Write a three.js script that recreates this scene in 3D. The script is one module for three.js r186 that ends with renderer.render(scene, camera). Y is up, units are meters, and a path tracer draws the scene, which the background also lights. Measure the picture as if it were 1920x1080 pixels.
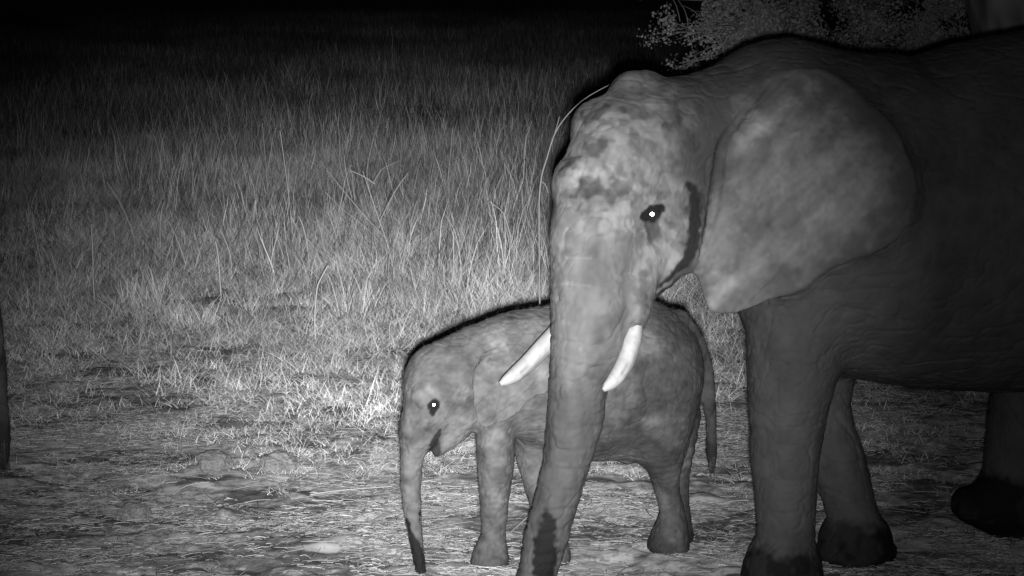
import * as THREE from 'three';
import { mergeGeometries } from 'three/addons/utils/BufferGeometryUtils.js';

// ------------------------------------------------------------------ camera, sky, moon, lamp, exposure
const scene = new THREE.Scene();
const FOCAL = 4200, EYE = 2.748, PITCH = Math.atan(600 / 4200);
const camera = new THREE.PerspectiveCamera(2 * Math.atan(540 / FOCAL) * 180 / Math.PI, 1920 / 1080, 0.1, 4000);
camera.position.set(0, EYE, 0);
camera.rotation.x = -PITCH;
camera.updateMatrixWorld();
const renderer = new THREE.WebGLRenderer({ antialias: true });
renderer.toneMapping = THREE.LinearToneMapping;
renderer.toneMappingExposure = 1;
renderer.shadowMap.enabled = true;

{ // moonless night sky
  const w = 64, h = 32, px = new Float32Array(w * h * 4);
  for (let j = 0; j < h; j++) for (let i = 0; i < w; i++) {
    const v = 0.0011 + 0.0005 * Math.abs(j / (h - 1) - 0.5) * 2;
    px.set([v, v, v, 1], (j * w + i) * 4);
  }
  const t = new THREE.DataTexture(px, w, h, THREE.RGBAFormat, THREE.FloatType);
  t.mapping = THREE.EquirectangularReflectionMapping; t.needsUpdate = true;
  t.magFilter = THREE.LinearFilter;
  scene.background = t; scene.environment = t;
}
const moon = new THREE.DirectionalLight(0xffffff, 0.006);
moon.position.set(-20, 60, 30); moon.castShadow = true;
Object.assign(moon.shadow.camera, { left: -40, right: 40, top: 40, bottom: -40, near: 1, far: 200 });
scene.add(moon, moon.target);

// the infrared lamp under the camera: a SpotLight just in front of its glowing lens
const LAMP = new THREE.Vector3(0.02, EYE - 0.085, 0.02);
const beamAim = at(810, 630, 14);
for (const [candela, halfAngle] of [[850, 8.8], [720, 13.2], [95, 27]]) { // the lamp's hot core, its beam and its spill
  const l = new THREE.SpotLight(0xffffff, candela, 0, halfAngle * Math.PI / 180, 1, 2);
  l.position.copy(LAMP); l.target.position.copy(beamAim);
  l.castShadow = true; l.shadow.radius = 2; l.shadow.mapSize.set(2048, 2048);
  scene.add(l, l.target);
}

// ------------------------------------------------------------------ helpers
// a point seen at pixel (px, py) of the 1920 x 1080 photograph, d metres ahead on the ground
function at(px, py, d) {
  const u = (px - 960) / FOCAL, v = (540 - py) / FOCAL, c = Math.cos(PITCH), s = Math.sin(PITCH);
  const t = d / (c + v * s);
  return new THREE.Vector3(u * t, EYE + t * (v * c - s), -d);
}
const metres = (npx, py, d) => { const v = (540 - py) / FOCAL; return npx * d / (Math.cos(PITCH) + v * Math.sin(PITCH)) / FOCAL; };
function rng(seed) { return () => { seed = (seed + 0x6d2b79f5) | 0; let t = Math.imul(seed ^ (seed >>> 15), 1 | seed); t = (t + Math.imul(t ^ (t >>> 7), 61 | t)) ^ t; return ((t ^ (t >>> 14)) >>> 0) / 4294967296; }; }
const clamp = (x, a, b) => Math.min(b, Math.max(a, x)), mix = (a, b, t) => a + (b - a) * t;
const sstep = (a, b, x) => { const t = clamp((x - a) / (b - a), 0, 1); return t * t * (3 - 2 * t); };
const HT = new Float32Array(4096); { const r = rng(77); for (let i = 0; i < 4096; i++) HT[i] = r() * 2 - 1; }
const hsh = (x, y, z) => HT[(Math.imul(x, 73856093) ^ Math.imul(y, 19349663) ^ Math.imul(z, 83492791)) >>> 7 & 4095];
function noise(x, y, z) {
  const i = Math.floor(x), j = Math.floor(y), k = Math.floor(z); x -= i; y -= j; z -= k;
  const u = x * x * (3 - 2 * x), v = y * y * (3 - 2 * y), w = z * z * (3 - 2 * z);
  const a = mix(mix(hsh(i, j, k), hsh(i + 1, j, k), u), mix(hsh(i, j + 1, k), hsh(i + 1, j + 1, k), u), v);
  const b = mix(mix(hsh(i, j, k + 1), hsh(i + 1, j, k + 1), u), mix(hsh(i, j + 1, k + 1), hsh(i + 1, j + 1, k + 1), u), v);
  return mix(a, b, w);
}
function fbm(x, y, z, o = 4) { let s = 0, a = 0.5, n = 0; for (let i = 0; i < o; i++) { s += a * noise(x, y, z); n += a; a *= 0.5; x = x * 2.03 + 11.3; y = y * 2.03 + 7.7; z = z * 2.03 + 3.1; } return s / n; }
const used = {};
const numbered = (n) => { used[n] = (used[n] ?? -1) + 1; return used[n] ? n + '_' + String(used[n]).padStart(3, '0') : n; };
function tag(o, label, category, group) { Object.assign(o.userData, { label, category }); if (group) o.userData.group = group; return o; }
function mesh(name, geometry, material, parent) {
  const m = new THREE.Mesh(geometry, material); m.castShadow = m.receiveShadow = true;
  m.name = parent === scene ? numbered(name) : name; parent.add(m); return m;
}
function thing(name, label, category, p = [0, 0, 0], group) {
  const o = new THREE.Group(); o.name = numbered(name); o.position.set(...p); scene.add(o); return tag(o, label, category, group);
}
const grey = (v, o = {}) => new THREE.MeshStandardMaterial({ color: new THREE.Color().setRGB(v, v, v), roughness: 0.9, ...o });
const tinted = (o = {}) => new THREE.MeshStandardMaterial({ vertexColors: true, roughness: 0.9, side: THREE.DoubleSide, ...o });

// tapered tube through points [x, y, z, r] with rounded ends
function tube(pts, sides = 8, per = 4, tint) {
  const P = [], n = pts.length;
  for (let i = 0; i < n - 1; i++) for (let k = 0; k < per; k++) P.push(spline(pts, i, k / per));
  P.push(pts[n - 1]);
  const pos = [], idx = [], col = []; let side = new THREE.Vector3(0.3, 0.1, 1).normalize();
  const v = (p) => new THREE.Vector3(p[0], p[1], p[2]);
  for (let i = 0; i < P.length; i++) {
    const d = v(P[Math.min(i + 1, P.length - 1)]).sub(v(P[Math.max(i - 1, 0)])).normalize();
    side.addScaledVector(d, -side.dot(d)).normalize();
    const b = d.clone().cross(side);
    for (let k = 0; k < sides; k++) {
      const a = k / sides * 2 * Math.PI, c = Math.cos(a) * P[i][3], s = Math.sin(a) * P[i][3];
      pos.push(P[i][0] + side.x * c + b.x * s, P[i][1] + side.y * c + b.y * s, P[i][2] + side.z * c + b.z * s);
      if (tint) { const t = tint(i / (P.length - 1), k); col.push(t, t, t); }
    }
  }
  for (let i = 0; i < P.length - 1; i++) for (let k = 0; k < sides; k++) {
    const a = i * sides + k, b = i * sides + (k + 1) % sides; idx.push(a, b, a + sides, b, b + sides, a + sides);
  }
  for (const e of [0, P.length - 1]) {
    pos.push(P[e][0], P[e][1], P[e][2]); if (tint) { const t = tint(e ? 1 : 0, 0); col.push(t, t, t); }
    const c = pos.length / 3 - 1; for (let k = 0; k < sides; k++) idx.push(c, e * sides + (e ? k : (k + 1) % sides), e * sides + (e ? (k + 1) % sides : k));
  }
  const g = new THREE.BufferGeometry(); g.setAttribute('position', new THREE.Float32BufferAttribute(pos, 3));
  if (tint) g.setAttribute('color', new THREE.Float32BufferAttribute(col, 3));
  g.setIndex(idx); g.computeVertexNormals(); return g;
}
function spline(pts, i, t) { // Catmull-Rom on every component
  const n = pts.length, a = pts[Math.max(i - 1, 0)], b = pts[i], c = pts[Math.min(i + 1, n - 1)], d = pts[Math.min(i + 2, n - 1)];
  return b.map((_, k) => 0.5 * (2 * b[k] + (c[k] - a[k]) * t + (2 * a[k] - 5 * b[k] + 4 * c[k] - d[k]) * t * t + (3 * b[k] - a[k] - 3 * c[k] + d[k]) * t * t * t));
}

// ------------------------------------------------------------------ ground
const groundY = (x, z) => {
  const near = sstep(40, 20, -z) * sstep(9, 6, Math.abs(x)) * sstep(2, 6, -z);
  if (near <= 0) return 0;
  return near * (0.03 * fbm(x * 0.9, 0.3, z * 0.9, 3) + 0.045 * fbm(x * 4.1, 5.3, z * 6.3, 4) + 0.014 * noise(x * 13, 2.2, z * 15));
};
{
  const xs = [], zs = [];
  for (let x = -5; x <= 5.001; x += 0.035) xs.push(x);
  for (let s = 0.08, x = 5; x < 1500; s *= 1.35) { x += s; xs.push(x); xs.unshift(-x); }
  for (let z = -18; z <= -7.999; z += 0.035) zs.push(z);
  for (let s = 0.06, z = 18; z < 2500; s *= 1.2) { z += s; zs.unshift(-z); }
  for (let s = 0.1, z = -8; z < 300; s *= 1.35) { z += s; zs.push(z); }
  const nx = xs.length, nz = zs.length, pos = new Float32Array(nx * nz * 3), uv = new Float32Array(nx * nz * 2), idx = [];
  for (let j = 0; j < nz; j++) for (let i = 0; i < nx; i++) {
    const a = j * nx + i; pos.set([xs[i], groundY(xs[i], zs[j]), zs[j]], a * 3); uv.set([xs[i], zs[j]], a * 2);
    if (i && j) idx.push(a - nx - 1, a - 1, a, a - nx - 1, a, a - nx);
  }
  const g = new THREE.BufferGeometry(); g.setAttribute('position', new THREE.BufferAttribute(pos, 3)); g.setAttribute('uv', new THREE.BufferAttribute(uv, 2));
  g.setIndex(idx); g.computeVertexNormals();
  // trampled earth with trodden chaff: dark soil, pale flattened straw
  const N = 1536, T = 7, px = new Uint8Array(N * N * 4);
  const wrap = (f, x, y) => { // blends the tile's edges so it repeats without a seam
    const m = 0.12, bx = sstep(1 - m, 1, x), by = sstep(1 - m, 1, y), a = f(x, y);
    if (!bx && !by) return a;
    const b = bx ? f(x - 1, y) : a, c = by ? f(x, y - 1) : a, d = bx && by ? f(x - 1, y - 1) : 0;
    return mix(mix(a, b, bx), mix(c, d, bx), by);
  };
  for (let j = 0; j < N; j++) for (let i = 0; i < N; i++) {
    const f = wrap((x, y) => {
      const X = x * T, Y = y * T, wx = 0.35 * noise(X * 1.3, 4.4, Y * 1.3);
      const patch = sstep(-0.1, 0.16, fbm(X * 1.7 + wx, 1.7, Y * 3.1, 5));
      const chaff = fbm(X * 23 + wx, 8.1, Y * 31, 3), grain = noise(X * 96, 3.3, Y * 96);
      const band = fbm(X * 7 + wx, 6.1, Y * 21, 3), band2 = noise(X * 16, 9.4, Y * 58);
      return mix(0.07, 0.36, clamp(0.85 * patch + 0.9 * band, 0, 1)) * (1 + 0.9 * chaff) * (1 + 0.55 * band2) * (1 + 0.4 * grain);
    }, (i + 0.5) / N, (j + 0.5) / N);
    const c = clamp(f, 0.02, 0.36), s = Math.round(255 * (c <= 0.0031308 ? c * 12.92 : 1.055 * Math.pow(c, 1 / 2.4) - 0.055));
    px.set([s, s, s, 255], (j * N + i) * 4);
  }
  const map = new THREE.DataTexture(px, N, N); map.colorSpace = THREE.SRGBColorSpace; map.magFilter = THREE.LinearFilter; map.minFilter = THREE.LinearMipmapLinearFilter; map.generateMipmaps = true;
  map.wrapS = map.wrapT = THREE.RepeatWrapping; map.repeat.set(1 / T, 1 / T); map.needsUpdate = true;
  const m = mesh('ground', g, new THREE.MeshStandardMaterial({ map, roughness: 1 }), scene);
  m.userData = { kind: 'structure', label: 'trampled bare earth scattered with flattened straw', category: 'ground' };
}

// ------------------------------------------------------------------ implicit bodies
const J = (px, py, d, r, rd) => { const p = at(px, py, d), m = metres(r, py, d); return [p.x, p.y, p.z, m, rd ?? m]; };
function chain(joints, k = 0.04, per = 3, group = 0) { // smooth tapering limb; a joint may have its own half-depth
  const S = [];
  for (let i = 0; i < joints.length - 1; i++) for (let q = 0; q < per; q++) S.push(spline(joints, i, q / per));
  S.push(joints[joints.length - 1]);
  const segs = [], box = new THREE.Box3();
  for (const s of S) { const R = Math.max(s[3], s[4]); box.expandByPoint(new THREE.Vector3(s[0] - R, s[1] - R, s[2] - R)); box.expandByPoint(new THREE.Vector3(s[0] + R, s[1] + R, s[2] + R)); }
  for (let i = 0; i < S.length - 1; i++) {
    const a = S[i], b = S[i + 1], ab = [b[0] - a[0], b[1] - a[1], b[2] - a[2]];
    const h = Math.hypot(ab[0], ab[2]) || 1;
    segs.push([a[0], a[1], a[2], ab[0], ab[1], ab[2], ab[0] ** 2 + ab[1] ** 2 + ab[2] ** 2, a[3], b[3] - a[3], a[3] / a[4], b[3] / b[4] - a[3] / a[4], -ab[2] / h, ab[0] / h]);
  }
  const f = (x, y, z) => {
    let d = 1e9;
    for (let i = 0; i < segs.length; i++) {
      const s = segs[i]; let qx = x - s[0], qy = y - s[1], qz = z - s[2];
      let t = (qx * s[3] + qy * s[4] + qz * s[5]) / s[6]; t = t < 0 ? 0 : t > 1 ? 1 : t;
      qx -= s[3] * t; qy -= s[4] * t; qz -= s[5] * t;
      const m = s[9] + s[10] * t, r = s[7] + s[8] * t; let e = qx * qx + qy * qy + qz * qz;
      if (m !== 1) { const l = qx * s[11] + qz * s[12]; e += l * l * (m * m - 1); }
      const v = (Math.sqrt(e) - r) / (m > 1 ? m : 1);
      if (v < d) d = v;
    }
    return d;
  };
  const c = box.getCenter(new THREE.Vector3());
  return { f, k, group, box, c, R: box.getSize(new THREE.Vector3()).length() / 2 };
}
const ball = (j, k, group) => chain([j, [j[0] + 1e-4, j[1], j[2], j[3], j[4]]], k, 1, group);
function blob(c, r, yaw, k = 0.05, group = 0) { // ellipsoid
  const cy = Math.cos(yaw), sy = Math.sin(yaw), R = Math.max(...r), box = new THREE.Box3(new THREE.Vector3(c.x - R, c.y - R, c.z - R), new THREE.Vector3(c.x + R, c.y + R, c.z + R));
  return { f: (x, y, z) => {
    x -= c.x; y -= c.y; z -= c.z; const a = (x * cy + z * sy) / r[0], b = y / r[1], e = (-x * sy + z * cy) / r[2];
    const k0 = Math.sqrt(a * a + b * b + e * e), k1 = Math.sqrt((a / r[0]) ** 2 + (b / r[1]) ** 2 + (e / r[2]) ** 2);
    return k1 < 1e-9 ? -Math.min(...r) : k0 * (k0 - 1) / k1;
  }, k, group, box, c: box.getCenter(new THREE.Vector3()), R: R * 1.74 };
}
// ear: an outline at depth d, curved along depth by warp(u, v) (u, v run 0..1 over the outline), with real thickness
function flap(outline, d, warp, half, k = 0.03, group = 0) {
  const P = []; const closed = [...outline];
  for (let i = 0; i < closed.length; i++) for (let q = 0; q < 2; q++) {
    const n = closed.length, g = (o) => closed[(i + o + n) % n], t = q / 2;
    const s = [0, 1].map((c) => 0.5 * (2 * g(0)[c] + (g(1)[c] - g(-1)[c]) * t + (2 * g(-1)[c] - 5 * g(0)[c] + 4 * g(1)[c] - g(2)[c]) * t * t + (3 * g(0)[c] - g(-1)[c] - 3 * g(1)[c] + g(2)[c]) * t * t * t));
    const w = at(s[0], s[1], d); P.push([w.x, w.y]);
  }
  const X = P.map((p) => p[0]), Y = P.map((p) => p[1]), x0 = Math.min(...X), x1 = Math.max(...X), y0 = Math.min(...Y), y1 = Math.max(...Y);
  const poly = (x, y) => {
    let e = 1e9, s = 1;
    for (let i = 0, j = P.length - 1; i < P.length; j = i++) {
      const ax = P[j][0], ay = P[j][1], bx = P[i][0], by = P[i][1], ex = bx - ax, ey = by - ay, wx = x - ax, wy = y - ay;
      const t = clamp((wx * ex + wy * ey) / (ex * ex + ey * ey), 0, 1), qx = wx - ex * t, qy = wy - ey * t; e = Math.min(e, qx * qx + qy * qy);
      if ((ay > y) !== (by > y) && x < ex * (y - ay) / ey + ax) s = -s;
    }
    return s * Math.sqrt(e);
  };
  const box = new THREE.Box3(new THREE.Vector3(x0 - 0.03, y0 - 0.03, -d - 0.2), new THREE.Vector3(x1 + 0.03, y1 + 0.03, -d + 0.2));
  return { f: (x, y, z) => {
    const u = clamp((x - x0) / (x1 - x0), 0, 1), v = clamp((y - y0) / (y1 - y0), 0, 1), p = poly(x, y) + 0.012 * noise(x * 11, y * 11, 3.7);
    const thick = half * mix(0.55, 1, sstep(0, -0.12, p)), w = (Math.abs(z + d - warp(u, v)) - thick) * 0.8;
    const m = 0.018, h = clamp(0.5 + 0.5 * (p + thick - w) / m, 0, 1);
    return mix(w, p + thick, h) + m * h * (1 - h);
  }, k, group, box, c: box.getCenter(new THREE.Vector3()), R: box.getSize(new THREE.Vector3()).length() / 2, poly };
}
class Body {
  constructor(prims, cuts = [], cell = 0.011) { this.prims = prims; this.cuts = cuts; this.cell = cell; }
  field(x, y, z) {
    let d = 1e9;
    for (const p of this.prims) {
      const lb = Math.hypot(x - p.c.x, y - p.c.y, z - p.c.z) - p.R;
      if (lb > d + p.k) continue;
      const e = p.f(x, y, z), h = Math.max(p.k - Math.abs(d - e), 0) / p.k;
      d = Math.min(d, e) - h * h * p.k * 0.25;
    }
    for (const p of this.cuts) {
      const lb = Math.hypot(x - p.c.x, y - p.c.y, z - p.c.z) - p.R; if (lb > 0.3) continue;
      const e = -p.f(x, y, z), h = Math.max(p.k - Math.abs(d - e), 0) / p.k;
      d = Math.max(d, e) + h * h * p.k * 0.25;
    }
    const fl = 0.004 - y, h = Math.max(0.03 - Math.abs(d - fl), 0) / 0.03; // the soles are flat on the ground
    return Math.max(d, fl) + h * h * 0.03 * 0.25;
  }
  groups(x, y, z, n) { const out = new Array(n).fill(1e9); for (const p of this.prims) out[p.group] = Math.min(out[p.group], p.f(x, y, z)); return out; }
  hit(px, py) { // the point of the skin seen at a pixel of the photograph
    const o = camera.position, dir = at(px, py, 1).sub(o).normalize(); let t = 8.2;
    for (let i = 0; i < 400 && t < 12.5; i++) { const d = this.field(o.x + dir.x * t, o.y + dir.y * t, o.z + dir.z * t); if (d < 0.0008) break; t += d * 0.6; }
    return o.clone().addScaledVector(dir, Math.min(t, 12.5));
  }
  normal(p) {
    const e = 0.006, f = (a, b, c) => this.field(p.x + a, p.y + b, p.z + c);
    return new THREE.Vector3(f(e, 0, 0) - f(-e, 0, 0), f(0, e, 0) - f(0, -e, 0), f(0, 0, e) - f(0, 0, -e)).normalize();
  }
  build(relief, tint) { // surface nets on a sparse grid
    const h = this.cell, box = new THREE.Box3(); for (const p of this.prims) box.union(p.box); box.expandByScalar(0.08); box.min.y = -0.06;
    const B = 8, n = ['x', 'y', 'z'].map((a) => Math.ceil((box.max[a] - box.min[a]) / h / B) * B + 1), [nx, ny, nz] = n;
    const V = new Float32Array(nx * ny * nz), o = box.min, live = [];
    const reach = B * h * 0.5 * 1.7321 * 1.5 + 0.02;
    for (let bz = 0; bz < nz - 1; bz += B) for (let by = 0; by < ny - 1; by += B) for (let bx = 0; bx < nx - 1; bx += B) {
      const c = this.field(o.x + (bx + B / 2) * h, o.y + (by + B / 2) * h, o.z + (bz + B / 2) * h), near = Math.abs(c) < reach;
      if (near) live.push([bx, by, bz]);
      else for (let k = bz; k <= bz + B; k++) for (let j = by; j <= by + B; j++) for (let i = bx; i <= bx + B; i++) { const q = (k * ny + j) * nx + i; if (!V[q]) V[q] = c; }
    }
    const done = new Uint8Array(V.length);
    for (const [bx, by, bz] of live) for (let k = bz; k <= bz + B; k++) for (let j = by; j <= by + B; j++) for (let i = bx; i <= bx + B; i++) {
      const q = (k * ny + j) * nx + i; if (!done[q]) { done[q] = 1; V[q] = this.field(o.x + i * h, o.y + j * h, o.z + k * h) || 1e-7; }
    }
    const id = new Int32Array(V.length).fill(-1), pos = [], idx = [], step = [1, nx, nx * ny];
    const E = []; for (let a = 0; a < 8; a++) for (let s = 0; s < 3; s++) if (!(a >> s & 1)) E.push([a, a | 1 << s]);
    const off = Array.from({ length: 8 }, (_, a) => (a & 1) + (a >> 1 & 1) * nx + (a >> 2 & 1) * nx * ny);
    for (const [bx, by, bz] of live) for (let k = bz; k < bz + B; k++) for (let j = by; j < by + B; j++) for (let i = bx; i < bx + B; i++) {
      const q = (k * ny + j) * nx + i; let m = 0;
      for (let a = 0; a < 8; a++) if (V[q + off[a]] < 0) m |= 1 << a;
      if (!m || m === 255) continue;
      let x = 0, y = 0, z = 0, c = 0;
      for (const [a, b] of E) if ((m >> a & 1) !== (m >> b & 1)) {
        const va = V[q + off[a]], t = va / (va - V[q + off[b]]), s = a ^ b; c++;
        x += (a & 1) + (s === 1 ? t : 0); y += (a >> 1 & 1) + (s === 2 ? t : 0); z += (a >> 2 & 1) + (s === 4 ? t : 0);
      }
      id[q] = pos.length / 3; pos.push(o.x + (i + x / c) * h, o.y + (j + y / c) * h, o.z + (k + z / c) * h);
    }
    for (const [bx, by, bz] of live) for (let k = bz; k < bz + B; k++) for (let j = by; j < by + B; j++) for (let i = bx; i < bx + B; i++) {
      const q = (k * ny + j) * nx + i;
      for (let s = 0; s < 3; s++) {
        const a = V[q] < 0, b = V[q + step[s]] < 0; if (a === b) continue;
        const u = step[(s + 1) % 3], w = step[(s + 2) % 3], f = [id[q], id[q - u], id[q - u - w], id[q - w]];
        if (f.some((e) => e < 0 || e === undefined)) continue;
        if (a) idx.push(f[0], f[1], f[2], f[0], f[2], f[3]); else idx.push(f[0], f[2], f[1], f[0], f[3], f[2]);
      }
    }
    const nv = pos.length / 3, P = new Float32Array(pos), C = new Float32Array(nv * 3), p = new THREE.Vector3();
    for (let v = 0; v < nv; v++) {
      p.set(P[v * 3], P[v * 3 + 1], P[v * 3 + 2]);
      const nr = this.normal(p), d = this.field(p.x, p.y, p.z);
      p.addScaledVector(nr, -clamp(d, -h, h));
      const c = clamp(tint(p, nr), 0.004, 0.6); C.set([c, c, c], v * 3);
      p.addScaledVector(nr, p.y > 0.02 ? relief(p, nr) : 0);
      P.set([p.x, p.y, p.z], v * 3);
    }
    const g = new THREE.BufferGeometry();
    g.setAttribute('position', new THREE.BufferAttribute(P, 3)); g.setAttribute('color', new THREE.BufferAttribute(C, 3)); g.setIndex(idx); g.computeVertexNormals();
    return g;
  }
}
// a wet or muddy mark on the skin: a path of skin points with radii in metres
function mark(body, path) {
  const S = []; const pts = path.map(([x, y, r]) => { const p = body.hit(x, y); return [p.x, p.y, p.z, metres(r, y, -p.z)]; });
  if (pts.length === 1) pts.push(pts[0]);
  for (let i = 0; i < pts.length - 1; i++) S.push([pts[i], pts[i + 1]]);
  return (p) => { // distance outside (+) or inside (-) the mark
    let d = 1e9;
    for (const [a, b] of S) {
      const e = [b[0] - a[0], b[1] - a[1], b[2] - a[2]], l = e[0] ** 2 + e[1] ** 2 + e[2] ** 2 || 1;
      const t = clamp(((p.x - a[0]) * e[0] + (p.y - a[1]) * e[1] + (p.z - a[2]) * e[2]) / l, 0, 1);
      d = Math.min(d, Math.hypot(p.x - a[0] - e[0] * t, p.y - a[1] - e[1] * t, p.z - a[2] - e[2] * t) - mix(a[3], b[3], t));
    }
    return d;
  };
}
const wrinkle = (p, s, a) => a * (Math.abs(noise(p.x * s, p.y * s * 1.4, p.z * s)) - 0.35) ;
// grooves of the hide: thin branching creases, finer ones between them; slanting veins on an ear
const groove = (n, w) => { const t = Math.max(0, 1 - Math.abs(n) / w); return t * t; };
function folds(p, ear, s = 1) {
  const w = 0.25 * noise(p.x * 6 * s, p.y * 6 * s, p.z * 6 * s);
  if (ear) return 0.005 * groove(noise((p.x + p.y) * 3 * s + w, (p.y - p.x) * 8 * s, 4.2), 0.22) - 0.004 * groove(noise(p.x * 16 * s, p.y * 16 * s, 1.3), 0.18);
  return (-0.007 * groove(noise(p.x * 8 * s + w, p.y * 13 * s + w, p.z * 8 * s), 0.13) - 0.0045 * groove(noise(p.x * 21 * s, p.y * 27 * s + w, p.z * 21 * s + 5), 0.2)) / s;
}
const skinMaterial = new THREE.MeshPhysicalMaterial({ vertexColors: true, roughness: 0.85, specularIntensity: 0.25 });
const ivory = new THREE.MeshStandardMaterial({ vertexColors: true, roughness: 0.75 }), ivoryTint = (t, k) => 0.165 * (1 + 0.18 * noise(t * 9, k * 0.5, 1.5) + 0.14 * noise(t * 40, k * 0.9, 7)) * (1 - 0.5 * sstep(0.45, 0.75, noise(t * 5 + 2, k * 0.6, 12))), eyeDark = grey(0.012, { roughness: 0.18 }), shine = grey(0.75, { roughness: 0.32, metalness: 1 });
const nailMaterial = new THREE.MeshPhysicalMaterial({ color: new THREE.Color().setRGB(0.016, 0.016, 0.016), roughness: 0.75, specularIntensity: 0.3 }), hairMaterial = grey(0.012, { roughness: 0.6 });

function addEye(parent, body, px, py, r, name = 'eye') {
  const p = body.hit(px, py), nrm = body.normal(p), towards = LAMP.clone().sub(p).normalize();
  const e = mesh(name, new THREE.SphereGeometry(r, 24, 16), eyeDark, parent); e.position.copy(p).addScaledVector(nrm, -r * 0.45);
  // mirror cap added over the eye, turned to the lamp for its glint
  const cap = new THREE.SphereGeometry(0.09, 20, 6, 0, 2 * Math.PI, 0, r * 0.3 / 0.09);
  const q = mesh('eyeshine_cap', cap, shine, e);
  q.quaternion.setFromUnitVectors(new THREE.Vector3(0, 1, 0), towards); q.position.copy(towards).multiplyScalar(r * 1.06 - 0.09);
  return e;
}
function nails(parent, px, py, d, rx, angles, size) { // toenails round the front of a foot
  const c = at(px, py, d), R = metres(rx, py, d);
  for (const a of angles) {
    const g = new THREE.SphereGeometry(1, 14, 10); g.scale(size * 0.42, size * 0.5, size * 0.95); g.rotateX(0.25);
    const n = mesh('toenail', g, nailMaterial, parent), A = a * Math.PI / 180;
    n.position.set(c.x - Math.cos(A) * R * 0.86, size * 0.9, c.z + Math.sin(A) * R * 0.86); n.rotation.y = A;
  }
}
function tuft(parent, px, py, py2, d, n, seed, spread) { // the hair at a tail's end
  const r = rng(seed), gs = [];
  for (let i = 0; i < n; i++) {
    const t = r(), y0 = mix(py, mix(py, py2, 0.55), t), a = at(px + (r() - 0.5) * spread * 0.6, y0, d + (r() - 0.5) * 0.02), b = at(px + (r() - 0.5) * spread * 0.7, mix(mix(py, py2, 0.55), py2, r() * r()), d + (r() - 0.5) * 0.05);
    const m = a.clone().lerp(b, 0.5).add(new THREE.Vector3((r() - 0.5) * 0.01, 0, (r() - 0.5) * 0.02));
    gs.push(tube([[a.x, a.y, a.z, 0.0022], [m.x, m.y, m.z, 0.002], [b.x, b.y, b.z, 0.0006]], 4, 2));
  }
  return mesh('tail_hair', mergeGeometries(gs), hairMaterial, parent);
}

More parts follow.
